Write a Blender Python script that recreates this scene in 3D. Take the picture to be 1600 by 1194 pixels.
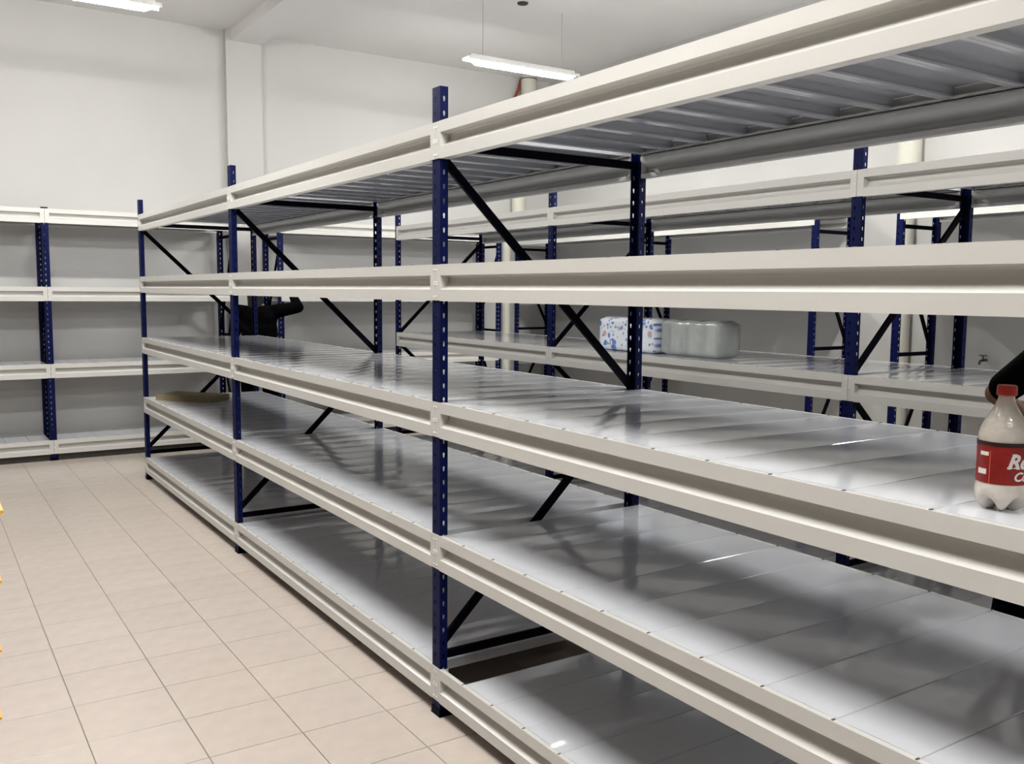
import bpy, bmesh, math, random
from mathutils import Vector, Matrix
random.seed(7)
sc = bpy.context.scene
for o in list(bpy.data.objects): bpy.data.objects.remove(o)
COL = sc.collection
PI = math.pi

# ------------------------------------------------------------------ camera
cam = bpy.data.cameras.new('camera'); camo = bpy.data.objects.new('camera', cam); COL.objects.link(camo)
cam.sensor_width = 36.0; cam.lens = 1432.4 * 36.0 / 1600.0; cam.clip_start = 0.05
R_ = Vector((0.54720118, 0.836958, 0.00849534)); U_ = Vector((-0.08702262, 0.0467946, 0.99510669)); F_ = Vector((-0.83246497, 0.54526285, -0.09844034))
M = Matrix.Identity(4)
for i in range(3):
    M[i][0] = R_[i]; M[i][1] = U_[i]; M[i][2] = -F_[i]; M[i][3] = (2.882, -1.5604, 1.5662)[i]
camo.matrix_world = M
sc.camera = camo
# ------------------------------------------------------------------ world and exposure
w = bpy.data.worlds.new('world'); sc.world = w; w.use_nodes = True
w.node_tree.nodes['Background'].inputs[0].default_value = (0.9, 0.95, 1, 1)
w.node_tree.nodes['Background'].inputs[1].default_value = 0.3
sc.view_settings.view_transform = 'Standard'; sc.view_settings.look = 'None'
sc.view_settings.gamma = 1.0; sc.view_settings.use_curve_mapping = False
sc.view_settings.exposure = 2.65
LAMP_STRENGTH = 34.0

# ------------------------------------------------------------------ materials
def mat(name, col, rough=0.5, metal=0.0, spec=0.5, noise=0.0, nscale=8.0, bump=0.0, bscale=60.0, emit=0.0, coat=0.0, trans=0.0):
    m = bpy.data.materials.new(name); m.use_nodes = True
    nt = m.node_tree; b = nt.nodes['Principled BSDF']
    b.inputs['Base Color'].default_value = (*col, 1); b.inputs['Roughness'].default_value = rough
    b.inputs['Metallic'].default_value = metal; b.inputs['Specular IOR Level'].default_value = spec
    if coat: b.inputs['Coat Weight'].default_value = coat; b.inputs['Coat Roughness'].default_value = 0.08
    if trans: b.inputs['Transmission Weight'].default_value = trans
    if noise or bump:
        tc = nt.nodes.new('ShaderNodeTexCoord')
    if noise:
        n = nt.nodes.new('ShaderNodeTexNoise'); n.inputs['Scale'].default_value = nscale; n.inputs['Detail'].default_value = 6
        r = nt.nodes.new('ShaderNodeMapRange'); r.inputs[1].default_value = 0.25; r.inputs[2].default_value = 0.75
        r.inputs[3].default_value = 1 - noise; r.inputs[4].default_value = 1 + noise
        mx = nt.nodes.new('ShaderNodeVectorMath'); mx.operation = 'SCALE'; mx.inputs[0].default_value = col
        nt.links.new(tc.outputs['Object'], n.inputs['Vector']); nt.links.new(n.outputs[0], r.inputs[0])
        nt.links.new(r.outputs[0], mx.inputs['Scale']); nt.links.new(mx.outputs[0], b.inputs['Base Color'])
    if bump:
        n2 = nt.nodes.new('ShaderNodeTexNoise'); n2.inputs['Scale'].default_value = bscale
        bp = nt.nodes.new('ShaderNodeBump'); bp.inputs['Strength'].default_value = bump; bp.inputs['Distance'].default_value = 0.01
        nt.links.new(tc.outputs['Object'], n2.inputs['Vector']); nt.links.new(n2.outputs[0], bp.inputs['Height'])
        nt.links.new(bp.outputs[0], b.inputs['Normal'])
    if emit:
        b.inputs['Emission Color'].default_value = (1.0, 0.99, 0.95, 1); b.inputs['Emission Strength'].default_value = emit
    return m
M_wall = mat('wall_paint', (0.52, 0.515, 0.50), 0.7, noise=0.03, nscale=1.5, bump=0.05, bscale=40)
M_wallb = mat('lower_wall_render', (0.62, 0.62, 0.61), 0.8, noise=0.10, nscale=3, bump=0.15, bscale=90)
M_ceil = mat('ceiling_paint', (0.72, 0.705, 0.69), 0.7, noise=0.03, nscale=1.2)
M_beam = mat('cream_white_beam_paint', (0.62, 0.61, 0.585), 0.30)
M_shelf = mat('white_shelf_enamel', (0.60, 0.615, 0.655), 0.09, spec=1.0)
M_blue = mat('blue_post_enamel', (0.001, 0.004, 0.045), 0.5, spec=0.12)
M_navy = mat('navy_brace_enamel', (0.0008, 0.001, 0.005), 0.6, spec=0.06)
M_hole = mat('punched_hole_rim', (0.40, 0.44, 0.52), 0.4)
M_rivet = mat('rivet_white', (0.8, 0.79, 0.76), 0.3)
M_slot = mat('dark_slot', (0.10, 0.10, 0.09), 0.7)
M_lamp = mat('lamp_diffuser', (0.9, 0.9, 0.9), 0.4, emit=LAMP_STRENGTH)
M_housing = mat('lamp_housing', (0.8, 0.8, 0.78), 0.4)
M_wire = mat('steel_wire', (0.35, 0.35, 0.33), 0.4, metal=0.6)
M_grout = mat('floor_grout', (0.25, 0.22, 0.19), 0.8)
M_tiles = [mat('floor_tile_glaze_%d' % i, c, 0.22, spec=0.45, noise=0.05, nscale=14) for i, c in enumerate([(0.53, 0.465, 0.415), (0.52, 0.455, 0.405), (0.54, 0.475, 0.42)])]
M_card = mat('cardboard', (0.24, 0.20, 0.11), 0.8, noise=0.25, nscale=5)
M_pipe = mat('cream_pipe', (0.62, 0.61, 0.53), 0.5)
M_red = mat('red_rag', (0.25, 0.03, 0.015), 0.7)
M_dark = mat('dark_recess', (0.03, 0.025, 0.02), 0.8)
M_yellow = mat('yellow_plastic', (0.75, 0.38, 0.02), 0.35, spec=0.5)
M_grey = mat('grey_metal', (0.4, 0.4, 0.4), 0.4, metal=0.5)
M_black = mat('black_cloth', (0.0015, 0.0015, 0.0017), 0.95, noise=0.3, nscale=20, spec=0.03)
M_skin = mat('skin', (0.22, 0.10, 0.05), 0.55)
M_hair = mat('black_hair', (0.006, 0.005, 0.004), 0.6)
M_shoe = mat('shoe', (0.03, 0.03, 0.03), 0.5)
M_bottle = mat('milky_plastic', (0.62, 0.57, 0.51), 0.16, spec=0.6, noise=0.08, nscale=60, bump=0.15, bscale=90)
M_cap = mat('red_cap', (0.40, 0.02, 0.010), 0.35)
M_label = mat('red_label', (0.24, 0.008, 0.006), 0.35, noise=0.25, nscale=40)
M_blabel = mat('dark_label_band', (0.02, 0.006, 0.005), 0.35)
M_white = mat('white_print', (0.75, 0.72, 0.68), 0.5)
M_brass = mat('tap_metal', (0.10, 0.09, 0.08), 0.35, metal=0.7)

# ------------------------------------------------------------------ helpers
def mesh(name, V, Fs, m, smooth=False):
    me = bpy.data.meshes.new(name); me.from_pydata([tuple(v) for v in V], [], Fs); me.update()
    mm = m if isinstance(m, (list, tuple)) else [m]
    for a in mm: me.materials.append(a)
    if smooth: me.polygons.foreach_set('use_smooth', [True] * len(me.polygons))
    return me
def obj(name, me, parent=None, loc=(0, 0, 0), rot=(0, 0, 0), **props):
    o = bpy.data.objects.new(name, me); COL.objects.link(o)
    o.location = loc; o.rotation_euler = rot
    if parent: o.parent = parent
    for k, v in props.items(): o[k] = v
    return o
def thing(name, label, cat, loc=(0, 0, 0), rz=0, group=None):
    o = obj(name, None, None, loc, (0, 0, rz)); o.empty_display_size = 0.1
    o['label'] = label; o['category'] = cat
    if group: o['group'] = group
    return o
BF = [(0, 3, 2, 1), (4, 5, 6, 7), (0, 1, 5, 4), (1, 2, 6, 5), (2, 3, 7, 6), (3, 0, 4, 7)]
def box(V, Fs, x0, x1, y0, y1, z0, z1):
    n = len(V)
    V += [(x0, y0, z0), (x1, y0, z0), (x1, y1, z0), (x0, y1, z0), (x0, y0, z1), (x1, y0, z1), (x1, y1, z1), (x0, y1, z1)]
    Fs += [tuple(n + i for i in f) for f in BF]
def boxme(name, x0, x1, y0, y1, z0, z1, m):
    V = []; Fs = []; box(V, Fs, x0, x1, y0, y1, z0, z1); return mesh(name, V, Fs, m)
def bar(V, Fs, a, b, wid, dep, side):
    """rectangular bar a->b, wid measured along (dir x side), dep along side"""
    a = Vector(a); b = Vector(b); d = (b - a).normalized(); s = Vector(side).normalized(); t = d.cross(s).normalized()
    n = len(V)
    for p in (a, b):
        for i, j in ((-1, -1), (1, -1), (1, 1), (-1, 1)): V.append(tuple(p + t * (i * wid / 2) + s * (j * dep / 2)))
    Fs += [tuple(n + i for i in f) for f in BF]
def sheet_profile(pts, t):
    """closed polygon around an open polyline of (u,v) with thickness t"""
    L = []; Rr = []
    n = len(pts)
    for i in range(n):
        if i == 0: d = Vector(pts[1]) - Vector(pts[0]); nn = Vector((-d.y, d.x)).normalized(); k = 1
        elif i == n - 1: d = Vector(pts[-1]) - Vector(pts[-2]); nn = Vector((-d.y, d.x)).normalized(); k = 1
        else:
            d1 = (Vector(pts[i]) - Vector(pts[i - 1])).normalized(); d2 = (Vector(pts[i + 1]) - Vector(pts[i])).normalized()
            n1 = Vector((-d1.y, d1.x)); n2 = Vector((-d2.y, d2.x)); nn = (n1 + n2).normalized(); k = 1 / max(0.4, nn.dot(n1))
        L.append(Vector(pts[i])); Rr.append(Vector(pts[i]) + nn * t * k)
    return L, Rr
def extrude_sheet(pts, t, c0, c1, axis='x', flip=False):
    """pts (u,v); axis x: (x=c, y=u, z=v); axis y: (x=u, y=c, z=v)"""
    L, Rr = sheet_profile(pts, t); n = len(L); V = []; Fs = []
    def P(c, q): return (c, q.x, q.y) if axis == 'x' else (q.x, c, q.y) if axis == 'y' else (q.x, q.y, c)
    for c in (c0, c1):
        V += [P(c, q) for q in L] + [P(c, q) for q in Rr]
    o = 2 * n
    for i in range(n - 1):
        Fs += [(i, i + 1, o + i + 1, o + i), (n + i, o + n + i, o + n + i + 1, n + i + 1)]
        Fs += [(i, n + i, n + i + 1, i + 1), (o + i, o + i + 1, o + n + i + 1, o + n + i)]
    Fs += [(0, o, o + n, n), (n - 1, 2 * n - 1, o + 2 * n - 1, o + n - 1)]
    return V, Fs
def fixn(me):
    bm = bmesh.new(); bm.from_mesh(me); bmesh.ops.recalc_face_normals(bm, faces=bm.faces); bm.to_mesh(me); bm.free(); return me
def autosmooth(me, ang=35):
    bm = bmesh.new(); bm.from_mesh(me)
    for f in bm.faces: f.smooth = True
    for e in bm.edges:
        if len(e.link_faces) == 2 and e.calc_face_angle(0) > math.radians(ang): e.smooth = False
    bm.to_mesh(me); bm.free(); return me
def tube(V, Fs, pts, radii, seg=10, cap=True):
    n0 = len(V); pts = [Vector(p) for p in pts]; ref = None
    for i, p in enumerate(pts):
        d = (pts[min(i + 1, len(pts) - 1)] - pts[max(i - 1, 0)]).normalized()
        if ref is None: ref = d.orthogonal().normalized()
        ref = (ref - d * ref.dot(d)).normalized(); b = d.cross(ref)
        r = radii[i] if isinstance(radii, (list, tuple)) else radii
        for k in range(seg):
            a = 2 * PI * k / seg; V.append(tuple(p + (ref * math.cos(a) + b * math.sin(a)) * r))
    for i in range(len(pts) - 1):
        for k in range(seg):
            a = n0 + i * seg + k; b2 = n0 + i * seg + (k + 1) % seg; Fs.append((a, b2, b2 + seg, a + seg))
    if cap:
        Fs.append(tuple(n0 + k for k in range(seg))[::-1]); Fs.append(tuple(n0 + (len(pts) - 1) * seg + k for k in range(seg)))

# ------------------------------------------------------------------ room
XW, YB, XR, YF, H = -6.86, 5.35, 10.0, -9.0, 4.2
T = 0.12
obj('wall_left', boxme('wall_left', XW - T, XW, YF, YB + T, 0, H, M_wall), kind='structure')
obj('wall_back', boxme('wall_back', XW - T, XR + T, YB, YB + T, 0, H, M_wall), kind='structure')
obj('wall_right', boxme('wall_right', XR, XR + T, YF, YB + T, 0, H, M_wall), kind='structure')
obj('wall_front', boxme('wall_front', XW - T, XR + T, YF - T, YF, 0, H, M_wall), kind='structure')
ceil = obj('ceiling', boxme('ceiling', XW - T, XR + T, YF - T, YB + T, H, H + T, M_ceil), kind='structure')
obj('beam', boxme('ceiling_beam', XW, XR, 1.30, 1.62, 4.09, H, M_ceil), ceil)
obj('trim_1', boxme('pilaster', XW, -6.785, 1.25, 1.62, 0, H, M_wall), kind='structure')
# floor: slab, separate tiles where they can be told apart, the rest joined
fl = obj('floor', boxme('floor_slab', XW - T, XR + T, YF - T, YB + T, -0.12, -0.004, M_grout), kind='structure')
PT = 0.3262; GX = -0.126; GY = -0.139
def tile_me(m):
    V = []; Fs = []; g = 0.0017; b = 0.0006; x0, x1 = g, PT - g
    V = [(x0, x0, -0.004), (x1, x0, -0.004), (x1, x1, -0.004), (x0, x1, -0.004), (x0 , x0, -0.0006), (x1, x0, -0.0006), (x1, x1, -0.0006), (x0, x1, -0.0006),
         (x0 + b, x0 + b, 0), (x1 - b, x0 + b, 0), (x1 - b, x1 - b, 0), (x0 + b, x1 - b, 0)]
    Fs = [(0, 1, 5, 4), (1, 2, 6, 5), (2, 3, 7, 6), (3, 0, 4, 7), (4, 5, 9, 8), (5, 6, 10, 9), (6, 7, 11, 10), (7, 4, 8, 11), (8, 9, 10, 11)]
    return mesh('floor_tile', V, Fs, m)
tms = [tile_me(m) for m in M_tiles]
cells = []
i0 = int((XW - GX) / PT) ; i1 = int((XR - GX) / PT); j0 = int((YF - GY) / PT); j1 = int((YB - GY) / PT)
for i in range(i0, i1):
    for j in range(j0, j1):
        x = GX + i * PT; y = GY + j * PT
        near = (-6.3 < x < 0.9 and -2.4 < y < 0.3)
        cells.append((near, i, j, x, y))
restV = []; restF = []; restM = []
cnt = 0
for near, i, j, x, y in cells:
    k = random.choice((0, 0, 0, 1, 2))
    if near and cnt < 200:
        obj('tile', tms[k], fl, (x, y, 0)); cnt += 1
    else:
        n = len(restV); me = tms[k]
        restV += [(v.co.x + x, v.co.y + y, v.co.z) for v in me.vertices]
        for p in me.polygons: restF.append(tuple(n + q for q in p.vertices)); restM.append(k)
rm = mesh('floor_tiles_rest', restV, restF, M_tiles); rm.polygons.foreach_set('material_index', restM)
obj('tiles', rm, fl, kind='stuff')

# ------------------------------------------------------------------ racks
BH = 0.126
# beam section, outside face at y=0 (outside is -y), ledge for the panels inside
BP = [(0.044, -0.030), (0.044, -0.036), (0.0125, -0.036), (0.0125, -0.0012), (0.0, -0.0012), (0.0, -0.0365), (0.018, -0.0385), (0.034, -0.0405), (0.0380, -0.046),
      (0.0380, -0.056), (0.0355, -0.064), (0.028, -0.073), (0.015, -0.082), (0.0, -0.089), (0.0, -BH), (0.032, -BH), (0.032, -0.112)]
CW = 0.037
def beam_me(W):
    V, Fs = extrude_sheet(BP, -0.0018, CW - 0.004, W - CW + 0.004)
    me = fixn(mesh('beam', V, Fs, M_beam)); return autosmooth(me, 32)
def connector_me():
    V = []; Fs = []
    box(V, Fs, 0.0012, CW, -0.0012, 0.0018, -BH, 0.0)          # face plate
    box(V, Fs, CW - 0.0025, CW, 0.0018, 0.034, -BH, -0.002)       # closing web at beam end
    return mesh('connector', V, Fs, M_beam)
CON = connector_me()
def disc(V, Fs, c, r, h, ax, seg=8, sx=1.0):
    n = len(V)
    for lvl, rr in ((0, r), (1, r * 0.7)):
        for k in range(seg):
            a = 2 * PI * k / seg; u = rr * math.cos(a) * sx; v = rr * math.sin(a)
            if ax == 'y': V.append((c[0] + u, c[1] - h * lvl, c[2] + v))
    for k in range(seg): Fs.append((n + k, n + (k + 1) % seg, n + seg + (k + 1) % seg, n + seg + k))
    Fs.append(tuple(n + seg + k for k in range(seg)))
def rivets_me():
    V = []; Fs = []
    for x in (0.009,):
        for z in (-0.018, -0.062, -0.070, -0.112): disc(V, Fs, (x, -0.0012, z), 0.0042, 0.0022, 'y')
    return fixn(mesh('rivets', V, Fs, M_rivet))
RIV = rivets_me()
def panel_me(wd, D, name='shelf_panel'):
    """folded tray: crowned top, sides turned down, lips turned in; rests on the beam ledges"""
    g = 0.0008; hw = wd / 2 - g; ht = 0.036; y0, y1 = 0.0155, D - 0.0155
    top = []
    N = 8
    for k in range(N + 1):
        u = -hw + 0.002 + (2 * hw - 0.004) * k / N; s = (u / hw)
        top.append((u, 0.0002 + 0.0009 * (1 - s * s)))
    pts = [(-hw + 0.016, -ht + 0.006), (-hw + 0.016, -ht), (-hw, -ht), (-hw, -0.0016)] + top + [(hw, -0.0016), (hw, -ht), (hw - 0.016, -ht), (hw - 0.016, -ht + 0.006)]
    V, Fs = extrude_sheet(pts, -0.0012, y0, y1, 'y')
    me = fixn(mesh(name, V, Fs, M_shelf)); return autosmooth(me, 25)
def clips_me(D):
    V = []; Fs = []
    for y in (0.0045, D - 0.0045): box(V, Fs, -0.0022, 0.0022, y - 0.003, y + 0.0075, -0.001, 0.0022)
    return mesh('panel_clip', V, Fs, M_slot)
PH = 0.050
def post_me(Hh):
    """C section 55 x 31 mm with keyholes punched every 50 mm in the web and both flanges, real openings"""
    V = []; Fs = []; idx = {}
    def vid(p):
        k = (round(p[0], 5), round(p[1], 5), round(p[2], 5))
        if k not in idx: idx[k] = len(V); V.append(k)
        return idx[k]
    z0 = 0.004; n = int((Hh - z0) / PH); zt = z0 + n * PH
    strips = [((-0.0275, 0.034), (-0.0275, 0.003), 0.5, 0.0046), ((-0.0275, 0.003), (0.0275, 0.003), 0.36, 0.0046), ((0.0275, 0.003), (0.0275, 0.034), 0.5, 0.0046)]
    for (a, b, cu, r) in strips:
        L = math.hypot(b[0] - a[0], b[1] - a[1]); d = ((b[0] - a[0]) / L, (b[1] - a[1]) / L)
        def P(u, z): return vid((a[0] + d[0] * u, a[1] + d[1] * u, z))
        for k in range(n):
            za = z0 + k * PH; zb = za + PH; c = L * cu; zc = (za + zb) / 2
            out = [P(0, za), P(c, za), P(L, za), P(L, zc), P(L, zb), P(c, zb), P(0, zb), P(0, zc)]
            h = [(-r * .6, -r * 1.9), (0, -r * 2.2), (r * .6, -r * 1.9), (r, r * .6), (r * .75, r * 1.5), (0, r * 1.95), (-r * .75, r * 1.5), (-r, r * .6)]
            inn = [P(c + u, zc + z) for u, z in h]
            for q in range(8): Fs.append((out[q], out[(q + 1) % 8], inn[(q + 1) % 8], inn[q]))
        Fs.append((P(0, zt), P(L * cu, zt), P(L, zt), P(L, Hh), P(0, Hh)))
    for s_ in (-1, 1):
        for k in range(n + 1):
            za = z0 + k * PH; zb = min(za + PH, Hh)
            if zb - za < 0.001: continue
            x0, x1 = s_ * 0.0275, s_ * 0.0215
            f = (vid((x0, 0.034, za)), vid((x1, 0.034, za)), vid((x1, 0.034, zb)), vid((x0, 0.034, zb)))
            Fs.append(f if s_ < 0 else f[::-1])
    me = fixn(mesh('post', V, Fs, M_blue))
    o = bpy.data.objects.new('tmp', me); COL.objects.link(o)
    md = o.modifiers.new('s', 'SOLIDIFY'); md.thickness = 0.0016; md.offset = 0
    dg = bpy.context.evaluated_depsgraph_get(); m2 = bpy.data.meshes.new_from_object(o.evaluated_get(dg)); bpy.data.objects.remove(o)
    m2.name = 'post'; return m2
def foot_me():
    V = []; Fs = []
    box(V, Fs, -0.034, 0.034, -0.001, 0.06, 0, 0.004); box(V, Fs, -0.0305, 0.0305, 0.000, 0.038, 0.004, 0.03)
    return mesh('foot_plate', V, Fs, M_navy)
FOOT = foot_me()
def rack(name, label, origin, rz, posts, levels, D, Hp, frame, panels=True, skip=(), group=None, shade_strip=False):
    """run along local x, depth +y. posts: x positions; levels: z of shelf tops"""
    root = thing(name, label, 'rack', origin, rz, group)
    pm = post_me(Hp)
    for px in posts:
        for rear in (0, 1):
            loc = (px, D if rear else 0, 0); rot = (0, 0, PI if rear else 0)
            p = obj('post', pm, root, loc, rot)
            obj('foot_plate', FOOT, p)
        yf, yr = 0.022, D - 0.022
        for a, b in frame:
            V = []; Fs = []
            ya = yf if a[0] == 'f' else yr; yb = yf if b[0] == 'f' else yr
            horiz = abs(a[1] - b[1]) < 0.02
            # small C-shaped brace: web plus two lips
            bar(V, Fs, (px, ya, a[1]), (px, yb, b[1]), 0.030, 0.003, (1, 0, 0))
            d = (Vector((0, yb, b[1])) - Vector((0, ya, a[1]))).normalized(); nrm = Vector((0, -d.z, d.y)) * 0.0135
            for s in (-1, 1):
                A = Vector((px - 0.007, ya, a[1])) + nrm * s; B = Vector((px - 0.007, yb, b[1])) + nrm * s
                bar(V, Fs, A, B, 0.003, 0.014, (1, 0, 0))
            me = mesh('brace', V, Fs, M_navy); obj('brace', me, root)
    cache = {}
    for i in range(len(posts) - 1):
        W = posts[i + 1] - posts[i]; wk = round(W, 3)
        if wk not in cache: cache[wk] = beam_me(W)
        n = max(2, round(W / 0.1912)); pw = W / n
        key = ('p', wk)
        if key not in cache: cache[key] = (panel_me(pw, D), panel_me(pw - 0.030, D, 'end_shelf_panel'), clips_me(D))
        mid, end, clip = cache[key]
        for li, z in enumerate(levels):
            for rear in (0, 1):
                loc = (posts[i + 1] if rear else posts[i], D if rear else 0, z)
                b = obj('beam', cache[wk], root, loc, (0, 0, PI if rear else 0))
                for e in (0, 1):
                    c = obj('connector', CON, b, (W if e else 0, 0, 0))
                    if e: c.scale = (-1, 1, 1)
                    rv = obj('rivets', RIV, b, (W if e else 0, 0, 0), kind='stuff')
                    if e: rv.scale = (-1, 1, 1)
            for k in range(n):
                if (i, li, k) in skip: continue
                if k == 0: obj('shelf_panel', end, root, (posts[i] + 0.030 + (pw - 0.030) / 2, 0, z))
                elif k == n - 1: obj('shelf_panel', end, root, (posts[i + 1] - 0.030 - (pw - 0.030) / 2, 0, z))
                else: obj('shelf_panel', mid, root, (posts[i] + (k + 0.5) * pw, 0, z))
            V = []; Fs = []
            for k in range(1, n):
                m_ = len(V); V += [(v.co.x + posts[i] + k * pw, v.co.y, v.co.z + z) for v in clip.vertices]
                for p in clip.polygons: Fs.append(tuple(m_ + q for q in p.vertices))
            obj('panel_clips', mesh('panel_clips', V, Fs, M_slot), root, kind='stuff')
    if shade_strip:  # added dark strips fill the floor gap, imitating deep shade under the rack
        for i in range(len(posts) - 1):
            obj('under_shade_strip', boxme('under_shade_strip', posts[i] + 0.036, posts[i + 1] - 0.036, 0.014, 0.020, 0.0, 0.058, M_dark), root, label='dark strip standing in for the shade under the rack')
    return root
LV = [0.184, 0.684, 1.169, 1.658, 2.15]
FR_A = [(('f', 2.075), ('r', 2.075)), (('f', 2.04), ('r', 1.17)), (('r', 1.14), ('f', 0.26)), (('f', 0.222), ('r', 0.222))]
FR_B = [(('f', 2.075), ('r', 2.075)), (('f', 1.16), ('r', 2.03)), (('f', 1.08), ('r', 0.26)), (('f', 0.222), ('r', 0.222))]
FR_C = [(('f', 2.087), ('r', 2.087)), (('f', 2.02), ('r', 1.16)), (('f', 1.103), ('r', 1.103)), (('r', 1.02), ('f', 0.16)), (('f', 0.13), ('r', 0.13))]
rack('storage_rack', 'long empty five-level rack in the foreground, white shelves on blue posts', (0, 0, 0), 0, [-4.991, -2.486, 0.0, 2.486], LV, 0.949, 2.27, FR_A, skip=((2, 0, 0),))
rack('storage_rack', 'five-level white rack across the aisle behind the foreground rack, carrying wrapped paper packs', (0, 2.243, 0), 0, [-4.907, -2.448, 0.062, 2.57], [z + 0.006 for z in LV], 0.949, 2.30, FR_B)
LL = [0.187, 0.879, 1.571, 2.262]
XL = -6.269
rack('wall_rack', 'shallow four-level white rack along the left wall, left of the wall pilaster', (XL, 0, 0), PI / 2, [-3.0, -0.530, 1.135], LL, 0.50, 2.275, FR_C, shade_strip=True)
rack('wall_rack', 'shallow four-level rack along the left wall, between the pilaster and the far room corner', (XL, 0, 0), PI / 2, [1.612, 4.245], LL, 0.50, 2.275, FR_C, shade_strip=True)
rack('wall_rack', 'shallow four-level rack against the back wall, from the corner to the cream column', (0, 4.76, 0), 0, [-6.70, -4.48, -2.20], LL, 0.50, 2.275, FR_C)
rack('wall_rack', 'shallow four-level rack against the back wall, right of the cream column', (0, 4.76, 0), 0, [-1.41, 0.95], LL, 0.50, 2.275, FR_C)

# ------------------------------------------------------------------ lamps
def lamp(x, y, label, near=False):
    L = 1.22; t = thing('ceiling_lamp', label, 'lamp', (x, y, 3.64), 0, 'hanging tube lamps')
    V = []; Fs = []; n = 10; N = 12; pts = []
    # rounded diffuser: half-elliptic section with round ends
    rows = []
    for i in range(N + 1):
        s = -1 + 2 * i / N; yy = s * L / 2; e = 1.0
        edge = (L / 2 - abs(yy))
        e = math.sqrt(max(0.02, 1 - max(0, 1 - edge / 0.04) ** 2))
        rows.append([(0.046 * e * math.cos(PI + PI * k / n), yy, 0.052 * e * math.sin(PI + PI * k / n)) for k in range(n + 1)])
    rows[0] = [(v[0] * 0.4, v[1], v[2] * 0.4) for v in rows[0]]; rows[-1] = [(v[0] * 0.4, v[1], v[2] * 0.4) for v in rows[-1]]
    for r in rows: V += r
    for i in range(N):
        for k in range(n): a = i * (n + 1) + k; Fs.append((a, a + 1, a + n + 2, a + n + 1))
    for i in range(N): a = i * (n + 1); Fs.append((a, a + n + 1, a + 2 * n + 1, a + n))
    obj('diffuser', fixn(mesh('diffuser', V, Fs, M_lamp, True)), t)
    V = []; Fs = []; box(V, Fs, -0.055, 0.055, -L / 2 - 0.01, L / 2 + 0.01, 0.002, 0.012); box(V, Fs, -0.056, -0.053, -L / 2 - 0.01, L / 2 + 0.01, -0.016, 0.002); box(V, Fs, 0.053, 0.056, -L / 2 - 0.01, L / 2 + 0.01, -0.016, 0.002); box(V, Fs, -0.025, 0.025, -L / 2 + 0.03, L / 2 - 0.03, 0.012, 0.04)
    obj('housing', mesh('housing', V, Fs, M_housing), t)
    for s in (-1, 1):
        V = []; Fs = []; tube(V, Fs, [(0, s * 0.44, 0.04), (0, s * 0.44, H - 3.64)], 0.0022, 6); obj('suspension_wire', mesh('wire', V, Fs, M_wire), t)
    return t
lamp(-4.41, 3.31, 'tube lamp hanging from the ceiling above the far end of the racks')
lamp(-4.43, -0.53, 'tube lamp cut by the top left edge of the picture')
for (x, y, l) in ((-1.3, 3.31, 'tube lamp above the rear rack, second from the left wall'), (-1.6, -0.95, 'tube lamp in the front aisle, second from the left wall'),
                  (1.2, -0.95, 'tube lamp in the front aisle, left of the camera'), (1.8, 3.31, 'tube lamp above the rear rack, third from the left wall'),
                  (4.4, -0.95, 'tube lamp in the front aisle behind the camera'), (4.9, 3.31, 'tube lamp at the right end, nearest the back wall')):
    lamp(x, y, l)
# dark round cable opening in the ceiling
V = []; Fs = []; tube(V, Fs, [(0, 0, 0.0), (0, 0, -0.012)], [0.052, 0.046], 20)
o = obj('ceiling_outlet', mesh('ceiling_outlet', V, Fs, M_dark), None, (-4.367, 3.27, H), label='small dark round cable outlet in the ceiling over the hanging lamp', category='outlet')

# ------------------------------------------------------------------ pipes
V = []; Fs = []
tube(V, Fs, [(-6.76, 4.96, H), (-6.76, 4.96, 3.85), (-6.76, 4.83, 3.3), (-6.76, 4.83, 2.45), (-6.79, 4.68, 2.2), (-6.79, 4.68, 0.0)], [0.098, 0.098, 0.088, 0.086, 0.052, 0.052], 18)
p = obj('wall_pipe', autosmooth(mesh('wall_pipe', V, Fs, M_pipe)), None, label='cream vertical pipe on the left wall by the far corner', category='pipe')
V = []; Fs = []; tube(V, Fs, [(0, 0, 0), (0, 0, -0.012)], [0.106, 0.106], 18)
obj('pipe_collar', mesh('pipe_collar', V, Fs, M_slot), p, (-6.76, 4.96, H - 0.02))
V = []; Fs = []; tube(V, Fs, [(-6.80, 4.86, 4.16), (-6.79, 4.84, 4.05), (-6.80, 4.78, 3.93), (-6.81, 4.73, 3.82)], [0.008, 0.02, 0.018, 0.006], 8)
obj('red_cloth', autosmooth(mesh('red_cloth', V, Fs, M_red)), None, label='small red cloth strip stuffed beside the pipe top at the ceiling', category='cloth')
V = []; Fs = []
tube(V, Fs, [(-1.70, 5.27, H), (-1.70, 5.27, 2.45), (-1.70, 5.27, 2.36), (-1.69, 5.285, 0.0)], [0.094, 0.094, 0.062, 0.062], 20)
obj('round_column', autosmooth(mesh('round_column', V, Fs, M_pipe)), None, label='cream round column on the back wall between the two back racks', category='column')
# tap on the back wall
t = thing('wall_tap', 'small dark tap on the back wall right of the cream column', 'tap', (-1.01, YB, 1.07))
V = []; Fs = []; tube(V, Fs, [(0, 0, 0), (0, -0.05, 0), (0, -0.085, -0.005), (0, -0.095, -0.03)], [0.011, 0.012, 0.010, 0.009], 10); obj('spout', mesh('spout', V, Fs, M_brass, True), t)
V = []; Fs = []; tube(V, Fs, [(0, -0.045, 0.01), (0, -0.045, 0.035)], 0.006, 8); bar(V, Fs, (-0.03, -0.045, 0.037), (0.03, -0.045, 0.037), 0.008, 0.012, (0, 1, 0)); obj('handle', mesh('handle', V, Fs, M_brass), t)

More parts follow.
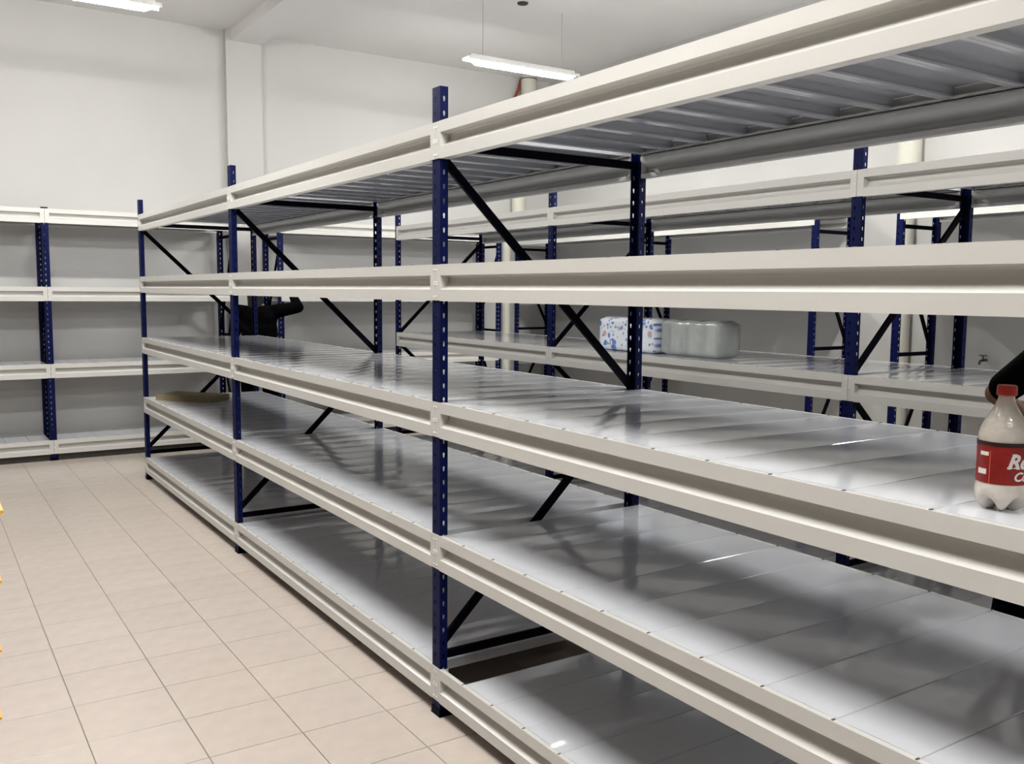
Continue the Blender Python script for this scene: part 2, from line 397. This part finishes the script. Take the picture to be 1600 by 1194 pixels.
# ------------------------------------------------------------------ cardboard tray lid
t = thing('cardboard_lid', 'flat brown cardboard lid lying on the far end of the foreground rack shelf', 'cardboard', (-4.50, 0.19, 0.6855), math.atan2(0.30, 0.36))
V = []; Fs = []
L_, D_, hh = 0.50, 0.26, 0.045
box(V, Fs, -L_ / 2, L_ / 2, 0, D_, 0, 0.004)
box(V, Fs, -L_ / 2, L_ / 2, 0, 0.004, 0.004, hh); box(V, Fs, -L_ / 2, L_ / 2, D_ - 0.004, D_, 0.004, hh)
box(V, Fs, -L_ / 2, -L_ / 2 + 0.004, 0.004, D_ - 0.004, 0.004, hh); box(V, Fs, L_ / 2 - 0.004, L_ / 2, 0.004, D_ - 0.004, 0.004, hh)
obj('tray', mesh('tray', V, Fs, M_card), t)
V = []; Fs = []; box(V, Fs, -L_ / 2 + 0.006, L_ / 2 - 0.006, 0.006, D_ - 0.006, hh - 0.006, hh - 0.001)
obj('liner', mesh('liner', V, Fs, M_card), t)

# ------------------------------------------------------------------ paper packs on the rear rack
def print_mat():
    m = mat('floral_print', (0.8, 0.82, 0.85), 0.3, spec=0.5); nt = m.node_tree; b = nt.nodes['Principled BSDF']
    tc = nt.nodes.new('ShaderNodeTexCoord'); prev = None
    base = nt.nodes.new('ShaderNodeRGB'); base.outputs[0].default_value = (0.70, 0.74, 0.80, 1); prev = base.outputs[0]
    for sc_, th, col, off in ((14, 0.30, (0.03, 0.13, 0.5, 1), 0), (26, 0.24, (0.04, 0.08, 0.30, 1), 3.1), (9, 0.20, (0.50, 0.26, 0.30, 1), 7.7), (30, 0.22, (0.2, 0.45, 0.6, 1), 11)):
        mp = nt.nodes.new('ShaderNodeMapping'); mp.inputs['Location'].default_value = (off, off, off); mp.inputs['Scale'].default_value = (1, 0.02, 1)
        v = nt.nodes.new('ShaderNodeTexVoronoi'); v.inputs['Scale'].default_value = sc_; v.inputs['Randomness'].default_value = 0.9
        l = nt.nodes.new('ShaderNodeMapRange'); l.inputs[1].default_value = th + 0.05; l.inputs[2].default_value = th - 0.04; l.inputs[3].default_value = 0; l.inputs[4].default_value = 0.85
        nt.links.new(tc.outputs['Object'], mp.inputs[0]); nt.links.new(mp.outputs[0], v.inputs['Vector']); nt.links.new(v.outputs['Distance'], l.inputs[0])
        mx = nt.nodes.new('ShaderNodeMix'); mx.data_type = 'RGBA'; nt.links.new(l.outputs[0], mx.inputs['Factor']); nt.links.new(prev, mx.inputs[6]); mx.inputs[7].default_value = col
        prev = mx.outputs[2]
    nt.links.new(prev, b.inputs['Base Color']); return m
M_print = print_mat()
def soft_box(name, L, D, Hh, r, m, nx=1, bulge=0.012):
    """wrapped pack: a rounded block whose surface bulges over nx rolls along x"""
    bm = bmesh.new(); bmesh.ops.create_cube(bm, size=1); bmesh.ops.subdivide_edges(bm, edges=bm.edges, cuts=11, use_grid_fill=True)
    for v in bm.verts:
        p = v.co * 2
        q = Vector([math.copysign(1, c) * min(1, abs(c)) for c in p])
        x, y, z = q.x * L / 2, q.y * D / 2, q.z * Hh / 2
        cx = max(-L / 2 + r, min(L / 2 - r, x)); cy = max(-D / 2 + r, min(D / 2 - r, y)); cz = max(-Hh / 2 + r, min(Hh / 2 - r, z))
        d = Vector((x - cx, y - cy, z - cz))
        if d.length > r: d = d.normalized() * r
        ph = (x / L + 0.5) * nx * PI
        s = abs(math.sin(ph)) ** 0.5
        n_ = Vector((cx, cy, cz)) + d
        n_.y += math.copysign(bulge * (s - 1), q.y) if abs(q.y) > 0.9 else 0
        n_.z += bulge * 0.5 * (s - 1) if q.z > 0.9 else 0
        v.co = n_ + Vector((0, 0, Hh / 2))
    me = bpy.data.meshes.new(name); bm.to_mesh(me); bm.free(); me.materials.append(m)
    me.polygons.foreach_set('use_smooth', [True] * len(me.polygons)); return me
zb = LV[2] + 0.0085
t = thing('paper_roll_pack', 'white paper roll pack with blue and pink flower print on the rear rack', 'pack', (-1.76, 2.46, zb), 0, 'wrapped paper packs on the rear rack')
obj('wrapper', soft_box('wrapper', 0.56, 0.17, 0.225, 0.03, M_print, 4), t)
M_wrap = mat('clear_wrap', (0.48, 0.51, 0.50), 0.18, spec=0.7, noise=0.12, nscale=9)
M_wrap.node_tree.nodes['Principled BSDF'].inputs['Alpha'].default_value = 0.55
M_roll = mat('paper_roll', (0.50, 0.53, 0.51), 0.85)
t = thing('paper_roll_pack', 'grey see-through pack of plain rolls beside the flower-print pack', 'pack', (-1.21, 2.50, zb), 0, 'wrapped paper packs on the rear rack')
obj('wrapper', soft_box('wrapper', 0.50, 0.19, 0.225, 0.035, M_wrap, 3), t)
for k in range(3):
    V = []; Fs = []; tube(V, Fs, [(0, 0, 0.012), (0, 0, 0.016), (0, 0, 0.202), (0, 0, 0.206)], [0.066, 0.07, 0.07, 0.066], 24)
    r = obj('roll', autosmooth(mesh('roll', V, Fs, M_roll)), t, (-0.155 + 0.155 * k, 0, 0))
    V = []; Fs = []; box(V, Fs, -0.012, 0.012, -0.073, -0.0705, 0.05, 0.08); obj('print_mark', mesh('print_mark', V, Fs, mat('blue_mark', (0.05, 0.16, 0.32), 0.5)), r, (0.06 if k else 0.05, 0.012, 0))

# ------------------------------------------------------------------ bottle
t = thing('soda_bottle', 'plastic soft drink bottle with red cap and red label on the foreground shelf', 'bottle', (1.974, 0.128, LV[2] + 0.0012), 0)
prof = [(0.000, 0.012), (0.000, 0.024), (0.004, 0.033), (0.014, 0.0425), (0.026, 0.0455), (0.036, 0.0455), (0.048, 0.0440), (0.052, 0.0432), (0.126, 0.0424), (0.130, 0.0430), (0.141, 0.0425), (0.152, 0.0400), (0.166, 0.034), (0.180, 0.0262), (0.192, 0.0195), (0.202, 0.0155), (0.209, 0.0138), (0.214, 0.0135)]
V = []; Fs = []; seg = 60
for i, (z, r) in enumerate(prof):
    for k in range(seg):
        a = 2 * PI * k / seg; rr = r; zz = z
        foot = 0.5 + 0.5 * math.cos(5 * a + 1.9 + PI)
        if z < 0.03:
            f = (1 - z / 0.03); zz = z + (0.022 * f) * (1 - foot) ** 1.5; rr = r * (1 - 0.16 * f * (1 - foot))
        V.append((rr * math.cos(a), rr * math.sin(a), zz))
for i in range(len(prof) - 1):
    for k in range(seg): a = i * seg + k; b = i * seg + (k + 1) % seg; Fs.append((a, b, b + seg, a + seg))
Fs.append(tuple(range(seg))[::-1]); Fs.append(tuple((len(prof) - 1) * seg + k for k in range(seg)))
obj('bottle_body', mesh('bottle_body', V, Fs, M_bottle, True), t)
V = []; Fs = []; seg = 48; cp = [(0.2125, 0.0160), (0.2145, 0.0172), (0.229, 0.0168), (0.2315, 0.0155)]
for z, r in cp:
    for k in range(seg): a = 2 * PI * k / seg; rr = r + (0.0004 if k % 2 else 0) ; V.append((rr * math.cos(a), rr * math.sin(a), z))
for i in range(3):
    for k in range(seg): a = i * seg + k; b = i * seg + (k + 1) % seg; Fs.append((a, b, b + seg, a + seg))
Fs.append(tuple(range(seg))[::-1]); Fs.append(tuple(3 * seg + k for k in range(seg)))
obj('bottle_cap', mesh('bottle_cap', V, Fs, M_cap), t, label='red screw cap')
def ring(name, z0, z1, r, m, a0=0, a1=2 * PI, parent=None, th=0.0006):
    V = []; Fs = []; seg = 64; full = abs(a1 - a0 - 2 * PI) < 1e-6
    for z, rr in ((z0, r), (z1, r), (z1, r + th), (z0, r + th)):
        for k in range(seg + 1): a = a0 + (a1 - a0) * k / seg; V.append((rr * math.cos(a), rr * math.sin(a), z))
    s = seg + 1
    for q in range(4):
        for k in range(seg): Fs.append((q * s + k, q * s + k + 1, ((q + 1) % 4) * s + k + 1, ((q + 1) % 4) * s + k))
    if not full: Fs += [(0, s, 2 * s, 3 * s), (seg, s + seg, 2 * s + seg, 3 * s + seg)]
    me = fixn(mesh(name, V, Fs, m)); return obj(name, autosmooth(me), parent or t)
lb = ring('bottle_label', 0.052, 0.129, 0.0437, M_label)
ring('label_band', 0.1215, 0.129, 0.0444, M_blabel, parent=lb)
aV = math.atan2(-1.5604 - 0.128, 2.882 - 1.974)      # direction from bottle to the viewer side
def warp_text(txt, size, z, a_start, m, shear=0.3, r=0.0446, off=0.0006):
    c = bpy.data.curves.new('lettering', 'FONT'); c.body = txt; c.size = size; c.shear = shear; c.extrude = 0.0002; c.resolution_u = 4; c.offset = off
    o = bpy.data.objects.new('tmp', c); COL.objects.link(o); dg = bpy.context.evaluated_depsgraph_get()
    me = bpy.data.meshes.new_from_object(o.evaluated_get(dg)); bpy.data.objects.remove(o)
    bm = bmesh.new(); bm.from_mesh(me); bmesh.ops.triangulate(bm, faces=bm.faces)
    bmesh.ops.subdivide_edges(bm, edges=[e for e in bm.edges if e.calc_length() > 0.004], cuts=2)
    for v in bm.verts:
        a = a_start + v.co.x / r; rr = r + v.co.z; zz = z + v.co.y; v.co = Vector((rr * math.cos(a), rr * math.sin(a), zz))
    bm.to_mesh(me); bm.free(); me.materials.clear(); me.materials.append(m); me.name = 'lettering'
    return obj('lettering', me, lb)
warp_text('Red', 0.036, 0.083, aV + 0.16, M_white, off=0.0013)
for u, v, l in ((0.0, 0.0, 0.009), (0.002, 0.0245, 0.008), (0.011, 0.0, 0.009)):
    a_ = aV + 0.17 + (u + v * 0.25) / 0.0446; ring('serif', 0.083 + v, 0.0852 + v, 0.0444, M_white, a_, a_ + l / 0.0446, lb)
warp_text('Cola', 0.023, 0.060, aV + 0.42, M_white)
ring('label_print', 0.103, 0.110, 0.0444, M_white, aV - 0.95, aV - 0.55, lb)
ring('label_print', 0.068, 0.078, 0.0444, M_white, aV - 1.05, aV - 0.62, lb)
ring('label_seam', 0.053, 0.112, 0.0443, mat('seam', (0.6, 0.12, 0.08), 0.5), aV - 0.49, aV - 0.465, lb)

# ------------------------------------------------------------------ yellow trays on a stand at the left edge
st = thing('tray_stand', 'slim grey stand holding the yellow trays at the left picture edge', 'stand', (0.476, -1.538, 0))
for sx, sy in ((-0.06, -0.18), (0.06, -0.18)):
    V = []; Fs = []; tube(V, Fs, [(sx, sy, 0), (sx, sy, 1.05)], 0.006, 8); obj('upright', mesh('upright', V, Fs, M_grey), st)
for k, zc in enumerate((1.066, 0.909, 0.751, 0.595)):
    V = []; Fs = []
    for x in (-0.06, 0.06): bar(V, Fs, (x, -0.18, zc - 0.0290), (x, 0.09, zc - 0.0285), 0.004, 0.006, (1, 0, 0))
    obj('rail', mesh('rail', V, Fs, M_grey), st)
    if k == 3:
        V = []; Fs = []; box(V, Fs, -0.13, 0.13, -0.22, 0.14, 0.0, 0.012); obj('base_plate', mesh('base_plate', V, Fs, M_grey), st)
    lab = ['topmost yellow plastic tray on the stand at the left edge', 'second yellow tray from the top at the left edge', 'third yellow tray from the top at the left edge', 'lowest yellow tray at the left edge, near the bottom corner'][k]
    tr = thing('plastic_tray', lab, 'tray', (0.476 + (0.010, 0.0, -0.008, -0.015)[k], -1.538 - (0.0, 0.009, 0.015, 0.020)[k], zc - 0.025), 0, 'yellow trays on the stand')
    V = []; Fs = []
    A, B = 0.17, 0.12; hh = 0.042
    lo = [(-A + .006, -B + .006), (A - .006, -B + .006), (A - .006, B - .006), (-A + .006, B - .006)]; hi = [(-A, -B), (A, -B), (A, B), (-A, B)]
    ins = 0.003
    V = [(x, y, 0) for x, y in lo] + [(x, y, hh) for x, y in hi] + [(x * .97, y * .96, hh) for x, y in hi] + [(x * .96, y * .95, 0.003) for x, y in lo]
    Fs = [(3, 2, 1, 0)] + [(i, (i + 1) % 4, 4 + (i + 1) % 4, 4 + i) for i in range(4)] + [(4 + i, 4 + (i + 1) % 4, 8 + (i + 1) % 4, 8 + i) for i in range(4)] + [(8 + i, 8 + (i + 1) % 4, 12 + (i + 1) % 4, 12 + i) for i in range(4)] + [(12, 13, 14, 15)]
    obj('basin', mesh('basin', V, Fs, M_yellow), tr)
    V = []; Fs = []
    for (a, b) in (((-A, -B), (A, -B)), ((A, -B), (A, B)), ((A, B), (-A, B)), ((-A, B), (-A, -B))): bar(V, Fs, (*a, hh), (*b, hh), 0.010, 0.006, (0, 0, 1))
    obj('rim', mesh('rim', V, Fs, M_yellow), tr)

# ------------------------------------------------------------------ people
def capsule(bm, a, b, ra, rb, seg=14, squash=None):
    a = Vector(a); b = Vector(b); d = (b - a); L = d.length
    if L < 1e-5: d = Vector((0, 0, 1)); L = 1e-5
    d = d / L
    if squash is not None:
        s = Vector(squash[0]).normalized(); s = (s - d * s.dot(d)).normalized(); k = squash[1]
    else: s = d.orthogonal().normalized(); k = 1
    t = d.cross(s); rings = []
    for i in range(5):
        an = -PI / 2 + PI / 2 * i / 4; rings.append((a + d * ra * math.sin(an), ra * max(0.02, math.cos(an))))
    for i in range(5):
        an = PI / 2 * i / 4; rings.append((b + d * rb * math.sin(an), rb * max(0.02, math.cos(an))))
    vs = []
    for c, r in rings: vs.append([bm.verts.new(c + (s * math.cos(2 * PI * q / seg) * k + t * math.sin(2 * PI * q / seg)) * r) for q in range(seg)])
    for i in range(len(vs) - 1):
        for q in range(seg): bm.faces.new((vs[i][q], vs[i][(q + 1) % seg], vs[i + 1][(q + 1) % seg], vs[i + 1][q]))
    bm.faces.new(vs[0][::-1]); bm.faces.new(vs[-1])
def remeshed(name, bm, m, voxel, parent, sm=3, **props):
    bmesh.ops.recalc_face_normals(bm, faces=bm.faces)
    me = bpy.data.meshes.new(name); bm.to_mesh(me); bm.free()
    o = bpy.data.objects.new('tmp', me); COL.objects.link(o)
    md = o.modifiers.new('r', 'REMESH'); md.mode = 'VOXEL'; md.voxel_size = voxel
    s = o.modifiers.new('s', 'SMOOTH'); s.iterations = sm; s.factor = 0.5
    dg = bpy.context.evaluated_depsgraph_get(); m2 = bpy.data.meshes.new_from_object(o.evaluated_get(dg)); bpy.data.objects.remove(o)
    m2.name = name; m2.materials.clear(); m2.materials.append(m); m2.polygons.foreach_set('use_smooth', [True] * len(m2.polygons))
    return obj(name, m2, parent, **props)
def hand(bm, wr, d, up, side, curl=0.5):
    """d: direction of fingers, up: back of hand, side: thumb side sign"""
    d = Vector(d).normalized(); up = (Vector(up) - d * Vector(up).dot(d)).normalized(); s = d.cross(up) * side
    wr = Vector(wr)
    capsule(bm, wr, wr + d * 0.075, 0.026, 0.036, squash=(up, 0.5))
    for i, (off, ln) in enumerate(((0.030, 0.066), (0.010, 0.076), (-0.010, 0.070), (-0.029, 0.054))):
        p = wr + d * 0.085 + s * off; dd = d.copy()
        for j in range(3):
            dd = (dd - up * curl * (0.5 if j == 0 else 0.8)).normalized(); q = p + dd * ln * (0.42, 0.32, 0.26)[j]
            capsule(bm, p, q, 0.0095 - 0.001 * j, 0.0088 - 0.001 * j, 8); p = q
    p = wr + d * 0.025 + s * 0.022; dd = (d * 0.7 + s * 0.75 - up * 0.25).normalized(); q = p + dd * 0.045
    capsule(bm, p, q, 0.013, 0.011, 8); q2 = q + (dd * 0.6 + d * 0.6 - up * 0.3).normalized() * 0.032; capsule(bm, q, q2, 0.010, 0.0085, 8)
def person(label, loc, rz, P, short_sleeve=True, sc_=1.0):
    """local frame: +y is where the person faces, x right"""
    t = thing('person', label, 'person', loc, rz); t.scale = (sc_,) * 3
    V3 = Vector; g = {k: V3(v) for k, v in P.items()}
    bm = bmesh.new()
    # trunk
    capsule(bm, g['pelvis'] + V3((-0.05, 0, 0)), g['pelvis'] + V3((0.05, 0, 0)), 0.105, 0.105)
    capsule(bm, g['pelvis'], g['chest'], 0.115, 0.125, squash=((1, 0, 0), 1.15))
    capsule(bm, g['shl'] * 0.6 + g['shr'] * 0.4 + V3((0, 0, -0.07)), g['shl'] * 0.4 + g['shr'] * 0.6 + V3((0, 0, -0.07)), 0.11, 0.11)
    capsule(bm, g['chest'], g['neck'], 0.10, 0.055); capsule(bm, g['neck'], g['head'] + V3((0, -0.01, -0.05)), 0.052, 0.055)
    hd = g['head']
    capsule(bm, hd + V3((0, -0.012, 0.03)), hd + V3((0, 0.012, -0.01)), 0.088, 0.078); capsule(bm, hd + V3((0, 0.02, -0.02)), hd + V3((0, 0.05, -0.085)), 0.062, 0.036)
    capsule(bm, hd + V3((0, 0.092, 0.005)), hd + V3((0, 0.112, -0.028)), 0.011, 0.015, 8)
    capsule(bm, hd + V3((-0.018, 0.088, -0.062)), hd + V3((0.018, 0.088, -0.062)), 0.008, 0.008, 8)
    for s in (-1, 1): capsule(bm, hd + V3((s * 0.083, -0.005, 0.01)), hd + V3((s * 0.086, -0.008, -0.03)), 0.016, 0.012, 8, squash=((1, 0, 0), 0.5))
    for a, s in (('l', -1), ('r', 1)):
        capsule(bm, g['sh' + a], g['el' + a], 0.050, 0.039); capsule(bm, g['el' + a], g['wr' + a], 0.039, 0.026)
        capsule(bm, g['sh' + a] * 0.6 + g['neck'] * 0.4 + V3((0, 0, -0.02)), g['sh' + a], 0.05, 0.054)
        hand(bm, g['wr' + a], g['hd' + a], g['up' + a], -s)
        capsule(bm, g['hip' + a], g['kn' + a], 0.085, 0.055); capsule(bm, g['kn' + a], g['an' + a], 0.055, 0.036)
        capsule(bm, g['an' + a] + V3((0, -0.02, -0.04)), g['an' + a] + V3((0, 0.14, -0.055)), 0.034, 0.028)
    body = remeshed('body', bm, M_skin, 0.0065, t)
    # shirt
    bm = bmesh.new()
    capsule(bm, g['pelvis'] + V3((-0.055, 0, 0.02)), g['pelvis'] + V3((0.055, 0, 0.02)), 0.122, 0.122)
    capsule(bm, g['pelvis'], g['chest'], 0.132, 0.142, squash=((1, 0, 0), 1.18))
    capsule(bm, g['shl'] * 0.6 + g['shr'] * 0.4 + V3((0, 0, -0.07)), g['shl'] * 0.4 + g['shr'] * 0.6 + V3((0, 0, -0.07)), 0.128, 0.128)
    capsule(bm, g['chest'], g['neck'] - V3((0, 0, 0.03)), 0.118, 0.066)
    for a in 'lr':
        e = g['sh' + a].lerp(g['el' + a], 0.82 if short_sleeve else 1.0)
        capsule(bm, g['sh' + a], e, 0.064, 0.054); capsule(bm, g['sh' + a] * 0.6 + g['neck'] * 0.4 + V3((0, 0, -0.02)), g['sh' + a], 0.062, 0.067)
        if not short_sleeve: capsule(bm, g['el' + a], g['wr' + a], 0.052, 0.036)
    remeshed('shirt', bm, M_black, 0.010, t)
    bm = bmesh.new()
    capsule(bm, g['pelvis'] + V3((-0.055, 0, -0.02)), g['pelvis'] + V3((0.055, 0, -0.02)), 0.118, 0.118)
    for a in 'lr':
        capsule(bm, g['hip' + a], g['kn' + a], 0.100, 0.070); capsule(bm, g['kn' + a], g['an' + a], 0.070, 0.056)
    remeshed('trousers', bm, M_black, 0.011, t)
    for a in 'lr':
        bm = bmesh.new(); an = g['an' + a]
        capsule(bm, an + V3((0, -0.03, -0.045)), an + V3((0, 0.15, -0.058)), 0.042, 0.034, squash=((1, 0, 0), 1.1)); remeshed('shoe', bm, M_shoe, 0.008, t)
    bm = bmesh.new()
    capsule(bm, hd + V3((0, -0.022, 0.045)), hd + V3((0, -0.025, 0.0)), 0.096, 0.088); capsule(bm, hd + V3((0, -0.035, 0.0)), hd + V3((0, -0.030, -0.15)), 0.078, 0.070)
    remeshed('hair', bm, M_hair, 0.008, t)
    for s in (-1, 1):
        bm = bmesh.new(); bmesh.ops.create_uvsphere(bm, u_segments=12, v_segments=8, radius=0.011); me = bpy.data.meshes.new('eye'); bm.to_mesh(me); bm.free(); me.materials.append(M_white)
        e = obj('eye', me, t, tuple(hd + V3((s * 0.032, 0.083, 0.005))))
        bm = bmesh.new(); bmesh.ops.create_uvsphere(bm, u_segments=10, v_segments=6, radius=0.005); me = bpy.data.meshes.new('pupil'); bm.to_mesh(me); bm.free(); me.materials.append(M_hair); obj('pupil', me, e, (0, 0.0085, 0))
    return t
# person at the far end, back to the camera, right arm raised towards the wall rack
person('person in black clothes raising one arm, behind the far end of the foreground rack', (-5.50, 1.13, 0), math.radians(68), dict(
    pelvis=(0, 0, 0.93), chest=(0, 0.02, 1.20), neck=(0, 0.02, 1.40), head=(-0.03, 0.05, 1.545), shl=(-0.19, 0.02, 1.36), shr=(0.19, 0.02, 1.37),
    ell=(-0.24, 0.10, 1.10), wrl=(-0.20, 0.30, 1.02), hdl=(0.1, 0.9, 0.1), upl=(0, 0, 1),
    elr=(0.35, 0.06, 1.40), wrr=(0.29, 0.22, 1.53), hdr=(-0.2, 0.8, 0.4), upr=(0, -0.3, 1),
    hipl=(-0.09, 0, 0.90), hipr=(0.09, 0, 0.90), knl=(-0.10, 0.03, 0.48), knr=(0.10, 0.02, 0.48), anl=(-0.11, 0.0, 0.092), anr=(0.11, -0.02, 0.092)), short_sleeve=False)
# person at the right picture edge in the aisle behind the rack
person('person in a black shirt at the right picture edge, behind the red-capped bottle', (1.522, 1.452, 0), math.radians(57), dict(
    pelvis=(0, 0, 0.95), chest=(0, 0.0, 1.22), neck=(0, 0.02, 1.535), head=(0, 0.05, 1.69), shl=(-0.150, 0.0, 1.455), shr=(0.17, 0.0, 1.44),
    ell=(-0.200, 0.20, 1.315), wrl=(-0.02, 0.36, 1.22), hdl=(0.4, 0.9, -0.1), upl=(0, 0, 1),
    elr=(0.27, 0.05, 1.12), wrr=(0.16, 0.26, 1.10), hdr=(-0.4, 0.9, 0.0), upr=(0, 0, 1),
    hipl=(-0.14, 0, 0.92), hipr=(0.09, 0, 0.92), knl=(-0.20, 0.03, 0.49), knr=(0.10, 0.02, 0.49), anl=(-0.18, 0.0, 0.092), anr=(0.11, 0.0, 0.092)), sc_=0.95)
